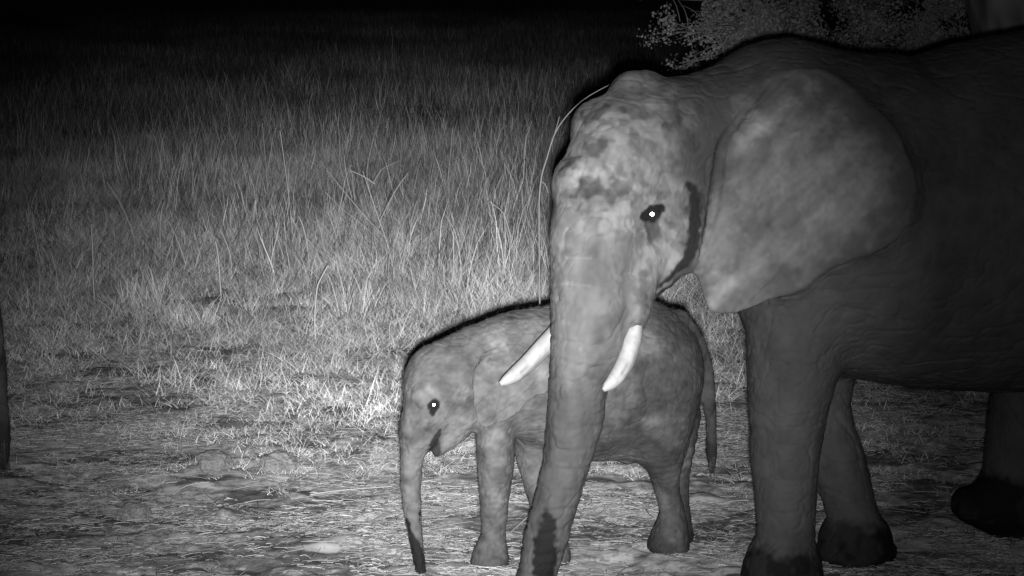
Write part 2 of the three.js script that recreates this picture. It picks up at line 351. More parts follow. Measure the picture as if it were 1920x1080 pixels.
// ------------------------------------------------------------------ the cow elephant
{
  const HEAD = 1, EAR = 2, TRUNK = 3;
  const prims = [
    chain([J(1475, 330, 10.05, 150, 0.36), J(1540, 372, 10.08, 250, 0.47), J(1620, 400, 10.13, 300, 0.55), J(1720, 417, 10.2, 309, 0.6), J(1850, 406, 10.28, 331, 0.62), J(1980, 392, 10.36, 340, 0.6), J(2080, 385, 10.42, 310, 0.52), J(2130, 385, 10.45, 250, 0.44)], 0.05, 4),
    ball(J(1452, 195, 10.05, 118, 0.24), 0.2),
    chain([J(1240, 285, 9.8, 128, 0.28), J(1340, 268, 9.92, 138, 0.3), J(1440, 275, 10.02, 180, 0.34)], 0.06, 3),
    // forelegs
    chain([J(1512, 420, 9.93, 100), J(1498, 560, 9.87, 97), J(1486, 690, 9.86, 86), J(1476, 780, 9.86, 73), J(1471, 870, 9.86, 64), J(1473, 950, 9.86, 57), J(1472, 1015, 9.86, 56), J(1468, 1060, 9.85, 72), J(1467, 1095, 9.84, 80)], 0.09),
    chain([J(1550, 520, 10.35, 90), J(1530, 690, 10.33, 72), J(1540, 790, 10.3, 60), J(1570, 870, 10.27, 55), J(1596, 950, 10.25, 48), J(1602, 990, 10.23, 54), J(1604, 1030, 10.22, 76)], 0.09),
    // hind legs
    chain([J(2000, 520, 10.66, 150), J(1965, 690, 10.7, 100), J(1918, 800, 10.68, 68), J(1904, 880, 10.66, 60), J(1892, 925, 10.65, 58), J(1882, 955, 10.64, 55)], 0.08),
    chain([J(1886, 935, 10.64, 50), J(1842, 948, 10.62, 42), J(1818, 946, 10.6, 34)], 0.06),
    chain([J(1900, 950, 10.64, 52), J(1955, 985, 10.64, 52)], 0.06),
    chain([J(2120, 500, 10.12, 165, 0.3), J(2135, 690, 10.1, 108), J(2155, 830, 10.12, 76), J(2150, 950, 10.14, 62), J(2142, 1010, 10.14, 66), J(2136, 1050, 10.14, 84)], 0.1),
    // tail
    chain([J(2345, 250, 10.45, 26), J(2390, 380, 10.46, 16), J(2402, 560, 10.46, 13), J(2400, 740, 10.46, 9)], 0.05),
    // head
    ball(J(1220, 275, 9.78, 122, 0.27), 0.08, HEAD),
    chain([J(1188, 182, 9.74, 50, 0.1), J(1206, 180, 9.78, 48, 0.1)], 0.035, 2, HEAD),
    chain([J(1182, 290, 9.66, 116, 0.24), J(1152, 352, 9.58, 116, 0.23), J(1128, 430, 9.5, 96, 0.2)], 0.07, 3, HEAD),
    chain([J(1245, 380, 9.66, 72), J(1250, 445, 9.62, 66), J(1222, 492, 9.56, 56)], 0.07, 3, HEAD),
    chain([J(1250, 455, 9.64, 52), J(1212, 530, 9.54, 30), J(1204, 572, 9.5, 19)], 0.05, 3, HEAD),
    chain([J(1195, 380, 9.52, 46), J(1238, 366, 9.58, 40)], 0.05, 2, HEAD), // brow
    chain([J(1190, 490, 9.46, 52), J(1190, 560, 9.38, 36), J(1190, 600, 9.34, 24)], 0.05, 3, HEAD), // tusk sheaths
    chain([J(1105, 490, 9.62, 52), J(1085, 560, 9.58, 36), J(1072, 598, 9.55, 24)], 0.05, 3, HEAD),
    ball(J(1214, 428, 9.56, 60, 0.13), 0.08, HEAD),
    ball(J(1122, 238, 9.68, 52, 0.12), 0.04, HEAD), ball(J(1082, 345, 9.52, 48, 0.12), 0.05, HEAD),
    chain([J(1214, 535, 9.44, 15), J(1211, 588, 9.4, 11)], 0.025, 2, HEAD),
    // trunk
    chain([J(1122, 430, 9.47, 88), J(1112, 510, 9.42, 82), J(1110, 580, 9.39, 79), J(1104, 640, 9.38, 72), J(1087, 710, 9.38, 58), J(1079, 775, 9.38, 54), J(1064, 860, 9.39, 46), J(1046, 930, 9.4, 43), J(1026, 1000, 9.41, 42), J(1006, 1080, 9.42, 37), J(978, 1140, 9.43, 34)], 0.05, 4, TRUNK),
    // ears
    flap([[1362, 262], [1376, 228], [1402, 190], [1440, 158], [1490, 139], [1540, 137], [1582, 154], [1625, 190], [1665, 235], [1698, 288], [1714, 342], [1706, 395], [1676, 438], [1622, 466], [1560, 492], [1502, 533], [1450, 562], [1405, 582], [1365, 594], [1332, 587], [1317, 560], [1309, 512], [1317, 450], [1334, 385], [1346, 320]],
      9.6, (u, v) => 0.03 * Math.sin(u * 3.1) + 0.014 * Math.sin(u * 8 + v * 4) + 0.012 * Math.sin(v * 9 - u * 3) - 0.24 * sstep(0.66, 1.05, v) - 0.1 * sstep(0.3, 0, u) * sstep(0.3, 0.62, v), 0.015, 0.11, EAR),
    flap([[1330, 230], [1400, 170], [1480, 150], [1560, 190], [1620, 260], [1630, 330], [1580, 410], [1490, 480], [1420, 540], [1370, 550], [1350, 480], [1335, 380], [1325, 300]],
      10.66, (u, v) => 0.12 * (1 - u) * (1 - u) + 0.02 * Math.sin(v * 8 + u * 3), 0.02, 0.045, EAR),
    chain([J(1330, 300, 10.1, 80), J(1370, 320, 10.52, 40)], 0.05, 2, HEAD),
  ];
  const whole = new Body(prims, [], 0.0115), slot = (path, k) => chain(path.map(([x, y, r]) => { const p = whole.hit(x, y), m = metres(r, y, -p.z); return [p.x, p.y, p.z, m, m]; }), k, 3);
  const cuts = [slot([[1440, 155, 3], [1402, 200, 6], [1374, 238, 8], [1354, 275, 10], [1347, 330, 12], [1338, 390, 12], [1326, 440, 9], [1315, 485, 5]], 0.014)]; // the fold in front of the ear
  const body = new Body(prims, cuts, 0.0085), earPoly = prims.find((p) => p.poly).poly;
  const streak = mark(body, [[1290, 348, 7], [1301, 358, 10], [1306, 385, 13], [1301, 430, 13], [1298, 465, 15], [1287, 492, 12], [1264, 514, 8], [1240, 535, 6]]);
  const tear = mark(body, [[1222, 412, 22], [1223, 436, 17], [1220, 452, 6]]), lids = mark(body, [[1207, 406, 9], [1224, 401, 17], [1242, 390, 8]]);
  const wetTrunk = mark(body, [[1024, 960, 8], [1029, 985, 14], [1019, 1020, 23], [1024, 1050, 26], [1022, 1079, 24]]), chin = mark(body, [[1207, 515, 9], [1204, 540, 9], [1212, 560, 6]]);
  const paleCreases = [[[1062, 483, 2.2], [1108, 484, 2]], [[1034, 536, 2.2], [1062, 531, 2], [1105, 536, 1.8]]].map((s) => mark(body, s));  // two trunk creases coloured paler than the skin around them
  const spots = [[1056, 604, 5], [1062, 430, 3], [1088, 656, 4], [1398, 440, 3], [1440, 478, 3], [1205, 520, 4]].map((s) => mark(body, [s]));
  const dusty = [[[1392, 235, 26], [1430, 232, 16]], [[1378, 262, 14], [1372, 290, 10]], [[1350, 530, 24], [1340, 560, 12]], [[1262, 500, 8], [1280, 478, 5]], [[1130, 215, 9], [1160, 218, 5]], [[1090, 330, 26], [1150, 340, 20]], [[1390, 190, 13]]].map((s) => mark(body, s));
  const tint = (p, n) => {
    const [b, hd, er, tr] = body.groups(p.x, p.y, p.z, 4);
    const rag = 0.03 * fbm(p.x * 9, p.y * 9, p.z * 9, 3);
    const head = Math.min(hd, tr), w = sstep(-0.03, 0.05, b - Math.min(head, er) + rag), onEar = er < head && er < b + 0.01 ? 1 : 0;
    // dried dust lies in ragged blotches on the head and ears, the body is damp and bare
    const slant = fbm((p.x + p.y) * 2.4, (p.y - p.x) * 9, p.z * 3, 4), big = fbm(p.x * 5.2, p.y * 5.2, p.z * 5.2, 4), mid = fbm(p.x * 15 + 3, p.y * 13, p.z * 15, 3), fine = noise(p.x * 70, p.y * 60, p.z * 70);
    let dust = (onEar ? 0.09 : 0.086) * (onEar ? 1 + 0.6 * slant + 0.3 * big + 0.2 * sstep(-0.2, 0.26, mid) - 0.1 + 0.16 * fbm(p.x * 30, p.y * 30, p.z * 30, 2) : 1 + 0.42 * sstep(-0.1, 0.14, mid) - 0.2 + 0.5 * big + 0.26 * fbm(p.x * 34, p.y * 30, p.z * 34, 2) - 0.34 * sstep(0.1, 0.26, fbm(p.x * 11 + 40, p.y * 11, p.z * 11, 3))) * (1 + 0.14 * fine);
    if (onEar) { const inside = -earPoly(p.x, p.y), rear = sstep(1.0, 1.25, p.x); dust = mix(mix(0.04, dust, 0.2), dust, Math.max(1 - rear, sstep(0.0, 0.17, inside + 0.2 * fbm(p.x * 13, p.y * 13, 2.2, 3)))) * 0.95; }
    const down = fbm(p.x * 26, p.y * 5, p.z * 26, 3);
    { const onTrunk = sstep(-0.05, 0.04, hd - tr + 0.05 * mid) * sstep(1.82, 1.5, p.y + 0.35 * big); dust = mix(dust, mix(0.031, 0.066, sstep(1.0, 1.55, p.y + 0.5 * big)) * (1 + 0.5 * down + 0.35 * big + 0.2 * mid), 0.88 * onTrunk); }
    let c = mix(0.036 * (1 + 0.3 * mid + 0.24 * big + 0.07 * fine), dust, w);
    for (const f of dusty) c *= 1 + 0.5 * sstep(0.025, -0.02, f(p) + 0.045 * fbm(p.x * 22, p.y * 22, p.z * 22, 3));
    for (const f of paleCreases) c *= 1 + 0.3 * sstep(0.006, -0.001, f(p));
    for (const f of spots) c *= 1 + 0.4 * sstep(0.006, -0.006, f(p));
    const e = 0.009 * noise(p.x * 55, p.y * 55, p.z * 55);
    c = mix(c, 0.012, sstep(0.014, -0.01, streak(p) + e)); c = mix(c, 0.03, 0.92 * sstep(0.01, -0.008, tear(p) + e)); c = mix(c, 0.006, sstep(0.006, -0.004, lids(p) + e * 0.5));
    c = mix(c, 0.005, sstep(0.014, -0.012, wetTrunk(p) + 1.6 * e + 0.012 * mid)); c = mix(c, 0.035, 0.8 * sstep(0.01, -0.01, chin(p) + e));
    // feet wet and muddy up to an uneven tide line
    const line = (p.x < 1.7 && p.z > -10.05 ? 0.165 : p.x < 2 ? 0.19 : 0.32) + 0.03 * noise(p.x * 9, 1, p.z * 9) + 0.015 * noise(p.x * 40, p.y * 40, p.z * 40);
    if (b < Math.min(hd, tr)) { const mud = sstep(0.02, 0.3, fbm(p.x * 11, p.y * 11, p.z * 11, 3)); c = mix(c, mix(0.003, 0.012, mud), sstep(line + 0.035, line - 0.03, p.y + 0.03 * mid)); }
    return c;
  };
  const trunkAxis = [at(1110, 560, 9.39), at(1006, 1080, 9.42)];
  const relief = (p, n) => {
    const [b, hd, er, tr] = body.groups(p.x, p.y, p.z, 4);
    let r = (hd < b && hd < tr ? 0.5 : 0.85) * folds(p, er < Math.min(b, hd, tr)) + wrinkle(p, 24, 0.0022) + 0.0014 * fbm(p.x * 60, p.y * 60, p.z * 60, 2) + 0.006 * fbm(p.x * 7, p.y * 7, p.z * 7, 2);
    if (tr < hd && tr < b) { const s = p.y * 34 + 0.8 * noise(p.x * 9, p.y * 5, p.z * 9); r -= 0.006 * Math.pow(0.5 + 0.5 * Math.cos(s * 2), 7) * (0.6 + 0.4 * noise(p.x * 14, p.y * 3, p.z * 14)); }
    return r;
  };
  const cow = thing('elephant', 'tall adult elephant with two white tusks standing over the calf', 'elephant', [at(1600, 500, 10.1).x, 0, -10.1]);
  const local = new THREE.Group(); // collects the parts in world places, then shifts them to the thing's base
  mesh('body', body.build(relief, tint), skinMaterial, local);
  const T = (a) => a.map(([x, y, d, r]) => J(x, y, d, r).slice(0, 4));
  mesh('tusk', tube(T([[1198, 560, 9.36, 15], [1191, 600, 9.33, 15.5], [1187, 630, 9.31, 17], [1180, 660, 9.29, 17], [1167, 690, 9.26, 16.5], [1151, 713, 9.24, 14], [1138, 725, 9.22, 9.5], [1131, 732, 9.21, 3.5]]), 20, 8, ivoryTint), ivory, local);
  mesh('tusk', tube(T([[1080, 575, 9.57, 17], [1050, 617, 9.55, 18], [1020, 650, 9.52, 18], [990, 681, 9.48, 16.5], [966, 702, 9.45, 14.5], [948, 714, 9.43, 10], [937, 720, 9.42, 4]]), 20, 8, ivoryTint), ivory, local);
  addEye(local, body, 1226, 402, 0.027);
  nails(local, 1467, 1090, 9.84, 78, [-20, 15, 48, 80], 0.045);
  nails(local, 1604, 1030, 10.22, 72, [-20, 15, 48, 80], 0.04);
  nails(local, 2136, 1050, 10.14, 78, [0, 35, 70], 0.04);
  tuft(local, 2400, 730, 850, 10.46, 40, 5, 26);
  for (const c of [...local.children]) { cow.add(c); c.position.sub(cow.position); }
}

// ------------------------------------------------------------------ the calf
const calf = thing('elephant_calf', 'small elephant calf standing behind the adult trunk and tusks', 'elephant', [at(1100, 700, 10.25).x, 0, -10.25]);
{
  const HEAD = 1, EAR = 2, TRUNK = 3;
  const prims = [
    chain([J(985, 698, 10.22, 116, 0.2), J(1060, 708, 10.28, 142, 0.25), J(1120, 712, 10.33, 154, 0.28), J(1168, 712, 10.38, 153, 0.28)], 0.04, 4),
    ball(J(1190, 690, 10.4, 125, 0.25), 0.05),
    chain([J(838, 716, 10.12, 74, 0.14), J(905, 695, 10.16, 90, 0.16), J(985, 698, 10.22, 112, 0.19)], 0.04, 3),
    chain([J(945, 730, 10.12, 50), J(928, 800, 10.1, 36), J(930, 865, 10.1, 35.5), J(927, 920, 10.1, 30), J(926, 960, 10.1, 25.5), J(925, 1000, 10.1, 23), J(922, 1030, 10.1, 30), J(919, 1055, 10.1, 38)], 0.05),
    chain([J(1005, 760, 10.33, 56), J(1003, 840, 10.31, 40), J(1016, 920, 10.24, 31), J(1030, 980, 10.18, 25), J(1040, 1020, 10.14, 26), J(1041, 1045, 10.13, 30)], 0.05),
    chain([J(1222, 740, 10.32, 88, 0.16), J(1236, 820, 10.32, 58, 0.13), J(1245, 875, 10.33, 33), J(1250, 915, 10.34, 24.5), J(1259, 955, 10.35, 24), J(1259, 985, 10.35, 31), J(1254, 1020, 10.35, 41)], 0.05),
    chain([J(1240, 760, 10.52, 80, 0.14), J(1262, 840, 10.53, 42), J(1268, 900, 10.53, 25), J(1272, 955, 10.53, 22), J(1268, 1000, 10.53, 32), J(1266, 1012, 10.53, 36)], 0.05),
    chain([J(1275, 600, 10.44, 20), J(1306, 640, 10.45, 15), J(1325, 695, 10.46, 12.5), J(1331, 760, 10.46, 11.5), J(1334, 820, 10.46, 10), J(1335, 856, 10.46, 10), J(1335, 884, 10.46, 3.5)], 0.03),
    ball(J(1177, 855, 10.36, 15), 0.03),
    // head
    ball(J(833, 718, 10.12, 77, 0.15), 0.03, HEAD),
    chain([J(820, 745, 10.08, 66, 0.13), J(805, 778, 10.06, 53, 0.11), J(787, 812, 10.04, 37, 0.09)], 0.03, 3, HEAD),
    chain([J(862, 765, 10.12, 50), J(856, 790, 10.1, 36), J(838, 825, 10.07, 20), J(820, 847, 10.05, 10)], 0.025, 3, HEAD),
    chain([J(798, 742, 10.0, 24), J(826, 736, 10.02, 24)], 0.03, 2, HEAD),
    chain([J(786, 800, 10.04, 36), J(776, 838, 10.02, 26), J(771, 880, 10.01, 21), J(771, 920, 10.0, 19.5), J(774, 965, 9.98, 17), J(781, 1020, 9.95, 13), J(789, 1070, 9.93, 11), J(792, 1082, 9.92, 10)], 0.03, 4, TRUNK),
    flap([[896, 676], [915, 661], [950, 652], [990, 655], [1030, 667], [1055, 692], [1050, 726], [1012, 752], [975, 775], [940, 796], [908, 804], [894, 790], [888, 760], [884, 720], [886, 695]],
      9.965, (u, v) => -0.02 * Math.sin(u * 3.1) + 0.008 * Math.sin(u * 9 + v * 3) - 0.05 * u * u + 0.02 * v - 0.07 * sstep(0.72, 1.05, v) - 0.03 * sstep(0.2, 0, u) * sstep(0.3, 0.6, v), 0.011, 0.02, EAR),
    flap([[920, 680], [960, 660], [1000, 665], [1040, 690], [1030, 730], [980, 770], [930, 790], [915, 750], [912, 710]],
      10.42, (u, v) => 0.07 * (1 - u), 0.012, 0.02, EAR),
  ];
  const cuts = [];
  const body = new Body(prims, cuts, 0.0068);
  const tailTop = at(1332, 826, 10.46);
  const lids = mark(body, [[806, 763, 6], [814, 760, 11], [811, 776, 5]]), mouth = mark(body, [[826, 808, 4], [815, 830, 12], [814, 848, 14]]);
  const wet = mark(body, [[763, 978, 5], [769, 1005, 6], [780, 1032, 14], [789, 1068, 16], [792, 1079, 18]]), wet2 = mark(body, [[789, 962, 4], [787, 975, 2]]);
  const wetTip = mark(body, [[775, 1015, 3]]);
  const dusty = [[[912, 672, 10], [938, 654, 12]], [[805, 726, 9], [820, 742, 5]], [[866, 738, 14]], [[930, 820, 16], [935, 860, 18]], [[930, 930, 13]], [[935, 625, 24], [985, 620, 22]], [[1000, 595, 5], [1012, 602, 4]]].map((s) => mark(body, s));
  const crease = [[[1112, 818, 1.5], [1150, 819, 1.5], [1185, 815, 1.2]], [[790, 805, 3], [800, 790, 3]], [[985, 768, 4], [1000, 765, 3]]].map((s) => mark(body, s));
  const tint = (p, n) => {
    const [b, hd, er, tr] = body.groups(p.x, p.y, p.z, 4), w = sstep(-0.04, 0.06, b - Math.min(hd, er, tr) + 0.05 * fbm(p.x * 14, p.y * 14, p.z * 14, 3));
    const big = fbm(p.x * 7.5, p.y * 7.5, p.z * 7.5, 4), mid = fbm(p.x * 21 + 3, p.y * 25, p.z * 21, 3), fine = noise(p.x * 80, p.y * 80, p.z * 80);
    let c = mix(mix(0.028, 0.05, sstep(-0.2, 0.2, 0.5 - p.x + 0.7 * big)), 0.068, w) * (1 + 0.22 * fbm(p.x * 40, p.y * 46, p.z * 40, 2)) * (1 + 0.46 * big + 0.5 * mid + 0.12 * fine);  // blotchy torso tone, painted darker towards the rump where the beam fades
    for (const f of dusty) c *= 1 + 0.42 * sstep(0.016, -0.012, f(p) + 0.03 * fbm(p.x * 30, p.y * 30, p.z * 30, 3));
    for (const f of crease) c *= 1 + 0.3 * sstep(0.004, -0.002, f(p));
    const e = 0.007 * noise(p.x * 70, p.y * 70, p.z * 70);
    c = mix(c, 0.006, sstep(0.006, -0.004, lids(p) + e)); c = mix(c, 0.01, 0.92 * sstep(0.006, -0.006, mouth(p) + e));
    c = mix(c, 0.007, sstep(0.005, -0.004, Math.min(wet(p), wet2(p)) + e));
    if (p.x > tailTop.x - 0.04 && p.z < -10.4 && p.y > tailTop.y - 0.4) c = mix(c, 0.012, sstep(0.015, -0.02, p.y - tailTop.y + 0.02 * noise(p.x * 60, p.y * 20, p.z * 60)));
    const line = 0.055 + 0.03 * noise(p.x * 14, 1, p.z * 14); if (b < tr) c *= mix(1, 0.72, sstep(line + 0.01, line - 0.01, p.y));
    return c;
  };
  const relief = (p, n) => {
    const [b, hd, er, tr] = body.groups(p.x, p.y, p.z, 4);
    let r = folds(p, er < Math.min(b, hd, tr), 1.5) + wrinkle(p, 34, 0.003) + 0.0016 * fbm(p.x * 70, p.y * 70, p.z * 70, 2) + 0.004 * fbm(p.x * 9, p.y * 9, p.z * 9, 2);
    if (tr < hd && tr < b) r -= 0.003 * Math.pow(0.5 + 0.5 * Math.cos(p.y * 130 + noise(p.x * 12, p.y * 7, p.z * 12)), 6);
    return r;
  };
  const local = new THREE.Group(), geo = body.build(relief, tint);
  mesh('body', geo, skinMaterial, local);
  addEye(local, body, 814, 760, 0.019);
  nails(local, 919, 1055, 10.1, 36, [-20, 15, 48, 80], 0.024);
  nails(local, 1041, 1045, 10.13, 30, [0, 40, 80], 0.022);
  nails(local, 1254, 1020, 10.35, 40, [0, 35, 70], 0.024);
  nails(local, 1266, 1012, 10.53, 34, [0, 35, 70], 0.022);
  tuft(local, 1335, 825, 900, 10.46, 150, 9, 17);
  // sparse bristles of a young animal
  const r = rng(31), gs = [], P = geo.attributes.position, Nn = geo.attributes.normal;
  for (let i = 0; i < 1500; i++) {
    const v = Math.floor(r() * P.count), n = new THREE.Vector3().fromBufferAttribute(Nn, v); if (P.getY(v) < 0.12 || n.y < 0.35) continue;
    const a = new THREE.Vector3().fromBufferAttribute(P, v), l = 0.01 + 0.016 * r(), b = a.clone().addScaledVector(n, l).add(new THREE.Vector3((r() - 0.3) * l * 0.8, -r() * l * 0.4, (r() - 0.5) * l * 0.6));
    gs.push(tube([[a.x, a.y, a.z, 0.0009], [b.x, b.y, b.z, 0.0003]], 3, 1));
  }
  mesh('body_hair', mergeGeometries(gs), grey(0.03, { roughness: 0.7 }), local).userData.kind = 'stuff';
  for (const c of [...local.children]) { calf.add(c); c.position.sub(calf.position); }
}
// another elephant walking out of the picture on the left: only its tail still shows
{
  const o = calf.clone(); o.name = numbered('elephant'); scene.add(o); o.scale.setScalar(1.5);
  tag(o, 'elephant leaving at the left edge, only its dark hanging tail in view', 'elephant');
  const tip = at(1334, 850, 10.46).sub(calf.position).multiplyScalar(1.5), aim = at(4, 850, 9.75);
  o.position.set(aim.x - tip.x, 0, aim.z - tip.z);
}

// ------------------------------------------------------------------ dry grass
const strawMat = tinted();
function strips(list) { // list of polylines [[x, y, z], ...] with half widths and a shade
  const pos = [], col = [], idx = [];
  for (const { pts, w, c, turn } of list) {
    const b = pos.length / 3, sx = Math.cos(turn), sz = Math.sin(turn), n = pts.length;
    pts.forEach((p, i) => {
      const t = i / (n - 1), h = w * (i === n - 1 ? 0.25 : 1 - 0.45 * t), k = typeof c === 'function' ? c(t) : c;
      pos.push(p[0] - sx * h, p[1], p[2] - sz * h, p[0] + sx * h, p[1], p[2] + sz * h); col.push(k, k, k, k, k, k);
      if (i) { const a = b + i * 2; idx.push(a - 2, a - 1, a, a - 1, a + 1, a); }
    });
  }
  const g = new THREE.BufferGeometry(); g.setAttribute('position', new THREE.Float32BufferAttribute(pos, 3)); g.setAttribute('color', new THREE.Float32BufferAttribute(col, 3));
  g.setIndex(idx); g.computeVertexNormals(); return g;
}
function clump(seed, n, spread, h0, h1, w, lean, bend, kink = 0) {
  const r = rng(seed), L = [];
  for (let i = 0; i < n; i++) {
    const a = r() * 6.283, q = Math.sqrt(r()) * spread, h = mix(h0, h1, r() * r() * 0.6 + r() * 0.4), d = r() * 6.283, ln = lean * (0.25 + r()), bd = bend * r(), pts = [];
    const x = Math.cos(a) * q, z = Math.sin(a) * q, kx = (r() - 0.5) * kink, kz = (r() - 0.5) * kink;
    for (let s = 0; s <= 4; s++) { const t = s / 4; pts.push([x + h * (Math.cos(d) * (ln * t + bd * t * t) + kx * Math.sin(t * 5)), h * t * (1 - 0.25 * bd * t) - 0.02, z + h * (Math.sin(d) * (ln * t + bd * t * t) + kz * Math.cos(t * 4))]); }
    L.push({ pts, w: w * (0.6 + 0.7 * r()), c: mix(0.12, 1.4, r() ** 1.4), turn: r() * 6.283 });
  }
  return strips(L);
}
const grassKinds = {
  short: [1, 2, 3].map((s) => clump(s, 26, 0.1, 0.03, 0.2, 0.0022, 0.6, 0.9)),
  mid: [4, 5, 6].map((s) => clump(s, 20, 0.11, 0.1, 0.38, 0.0024, 0.42, 0.6, 0.1)),
  tall: [7, 8, 9].map((s) => clump(s, 6, 0.2, 0.25, 0.8, 0.003, 0.22, 0.2, 0.1)),
  pale: [51, 52, 53].map((s) => clump(s, 90, 0.15, 0.08, 0.4, 0.0024, 0.3, 0.45, 0.05)),
  stem: [31, 32, 33, 34].map((s) => clump(s, 2, 0.15, 0.4, 0.95, 0.0042, 0.36, 0.14, 0.09)),
  far: [10, 11].map((s) => clump(s, 16, 0.5, 0.15, 0.7, 0.006, 0.2, 0.3, 0.06)),
  lying: [12, 13, 14, 15].map((s) => { // trodden straw lying on the soil: round stems
    const r = rng(s), L = [];
    for (let i = 0; i < 22; i++) {
      const x = (r() - 0.5) * 0.34, z = (r() - 0.5) * 0.34, a = r() * 6.283, l = 0.03 + 0.2 * r() ** 4, y = 0.002 + 0.009 * r(), up = r() < 0.2 ? 0.012 * r() : 0.003, w = 0.0011 + 0.002 * r(), c = mix(0.35, 1.3, r()), P = [];
      for (let k = 0; k <= 2; k++) { const t = k / 2; P.push([x + Math.cos(a + t * 0.12) * l * t, y + up * Math.sin(t * 3), z + Math.sin(a + t * 0.3) * l * t, w * (1 - 0.4 * t)]); }
      L.push(tube(P, 4, 1, () => c));
    }
    return mergeGeometries(L);
  }),
};
const edge = (x) => 13.3 - 0.2 * (x + 1) + 0.7 * noise(x * 0.9, 3, 9) - 0.75 * Math.exp(-(((x + 0.75) / 0.6) ** 2)); // where the trampled strip ends and the grass begins
const cover = (x, z) => 1.15 * fbm(x * 0.8, 7.7, z * 0.5, 4);
const beds = Object.fromEntries(Object.keys(grassKinds).map((k) => [k, []]));
{
  const r = rng(2024);
  const sow = (kind, z0, z1, per, fn) => {
    const area = (z) => z * 0.46 + 2.4; let n = 0; for (let z = z0; z < z1; z += 0.25) n += area(z) * 0.25 * per;
    for (let i = 0; i < n; i++) {
      let z; do z = mix(z0, z1, r()); while (r() > area(z) / area(z1));
      const x = (r() - 0.5) * area(z), s = fn(x, z); if (s) beds[kind].push([x, -z, s[0], s[1]]);
    }
  };
  sow('short', 12, 36, 85, (x, z) => { const e = z - edge(x), c = cover(x, z); return e < 0.9 * noise(x * 2.1, 1, z * 2.1) - 0.2 || r() > 0.12 + sstep(-0.45, 0.3, c + e * 0.05) ? 0 : [mix(0.5, 1.25, r()) * sstep(-1.4, 2.0, e), 0.6 * (0.9 + 0.8 * c)]; });
  sow('mid', 13.5, 36, 34, (x, z) => { const e = z - edge(x) - 1.2, c = cover(x + 9, z); return e < 0.7 * noise(x * 1.1, 4, z * 1.1) || r() > 0.08 + sstep(-0.4, 0.35, c) ? 0 : [mix(0.6, 1.2, r()) * sstep(-0.6, 3, e) * (1 + 0.6 * c), 0.54 * (0.85 + 0.9 * c)]; });
  sow('tall', 15.5, 48, 15, (x, z) => { const e = z - edge(x) - 2.5, c = cover(x - 5, z + 3); return e < 0 || r() > sstep(-0.25, 0.45, c + e * 0.015) ? 0 : [mix(0.55, 1.2, r()) * sstep(-1, 5, e) * (1 + 0.6 * c), 0.54 * (0.85 + 0.9 * c)]; });
  sow('pale', 13.6, 34, 1.5, (x, z) => { const e = z - edge(x); return e < 0.2 || r() > sstep(-0.2, 0.35, fbm(x * 0.9 + 30, 1.1, z * 0.6, 3)) ? 0 : [mix(0.35, 1.05, r() * r()) * sstep(-0.8, 3, e), mix(0.6, 0.85, r())]; });
  sow('stem', 15, 42, 2.6, (x, z) => { const e = z - edge(x) - 1.5; return e < 0 || r() > sstep(-0.3, 0.3, cover(x + 3, z - 2)) + 0.25 ? 0 : [mix(0.4, 1.05, r()) * sstep(-1, 4, e), mix(0.35, 0.85, r())]; });
  sow('far', 34, 130, 5, (x, z) => { const c = cover(x * 0.5, z * 0.5); return [mix(0.6, 1.3, r()), 0.4 * (0.85 + 1.2 * c)]; });
  sow('lying', 8.8, 17, 200, (x, z) => { const c = fbm(x * 1.9, 6.7, z * 3.3, 4); return r() > 0.85 * sstep(-0.12, 0.25, c) + 0.06 ? 0 : [mix(0.6, 1.3, r()), 0.27 * (0.7 + 0.6 * r())]; });
  sow('short', 11.2, 14.5, 190, (x, z) => { const e = edge(x) - z, c = fbm(x * 1.6, 2.7, z * 2.4, 4); return e < -0.3 || r() > sstep(-0.12, 0.42, c - e * 0.17 + 0.2) ? 0 : [mix(0.15, 0.55, r()) * sstep(3.4, 0, e), 0.56]; });
}
const M4 = new THREE.Matrix4(), Q4 = new THREE.Quaternion(), E3 = new THREE.Euler(), S3 = new THREE.Vector3(), V3 = new THREE.Vector3(), K3 = new THREE.Color();
const bedLabel = { short: 'short dense dry grass along the edge of the trampled strip', mid: 'knee high dry grass behind the calf', tall: 'tall thin dry grass stalks in the middle distance', pale: 'pale bushy clumps dotted through the dry grass', stem: 'stiff pale stems scattered through the dry grass', far: 'far dry grass fading into the dark', lying: 'flattened straw strewn over the foreground soil' };
for (const [kind, shapes] of Object.entries(grassKinds)) {
  const r = rng(kind.length * 97 + 5);
  shapes.forEach((g, i) => {
    const mine = beds[kind].filter((_, j) => j % shapes.length === i), m = new THREE.InstancedMesh(g, strawMat, mine.length);
    mine.forEach(([x, z, s, c], j) => {
      E3.set((r() - 0.5) * 0.16, r() * 6.283, (r() - 0.5) * 0.16); if (kind === 'lying') E3.set(0, E3.y, 0);
      m.setMatrixAt(j, M4.compose(V3.set(x, groundY(x, z), z), Q4.setFromEuler(E3), S3.set(kind === 'lying' ? s : mix(1, s, 0.5), kind === 'lying' ? 1 : s, kind === 'lying' ? s : mix(1, s, 0.5))));
      const v = c * (0.8 + 0.4 * r()); m.setColorAt(j, K3.setRGB(v, v, v));
    });
    m.name = numbered(kind === 'lying' ? 'straw' : 'dry_grass'); m.userData = { kind: 'stuff', label: bedLabel[kind], category: kind === 'lying' ? 'straw' : 'grass' };
    m.castShadow = m.receiveShadow = true; scene.add(m);
  });
}

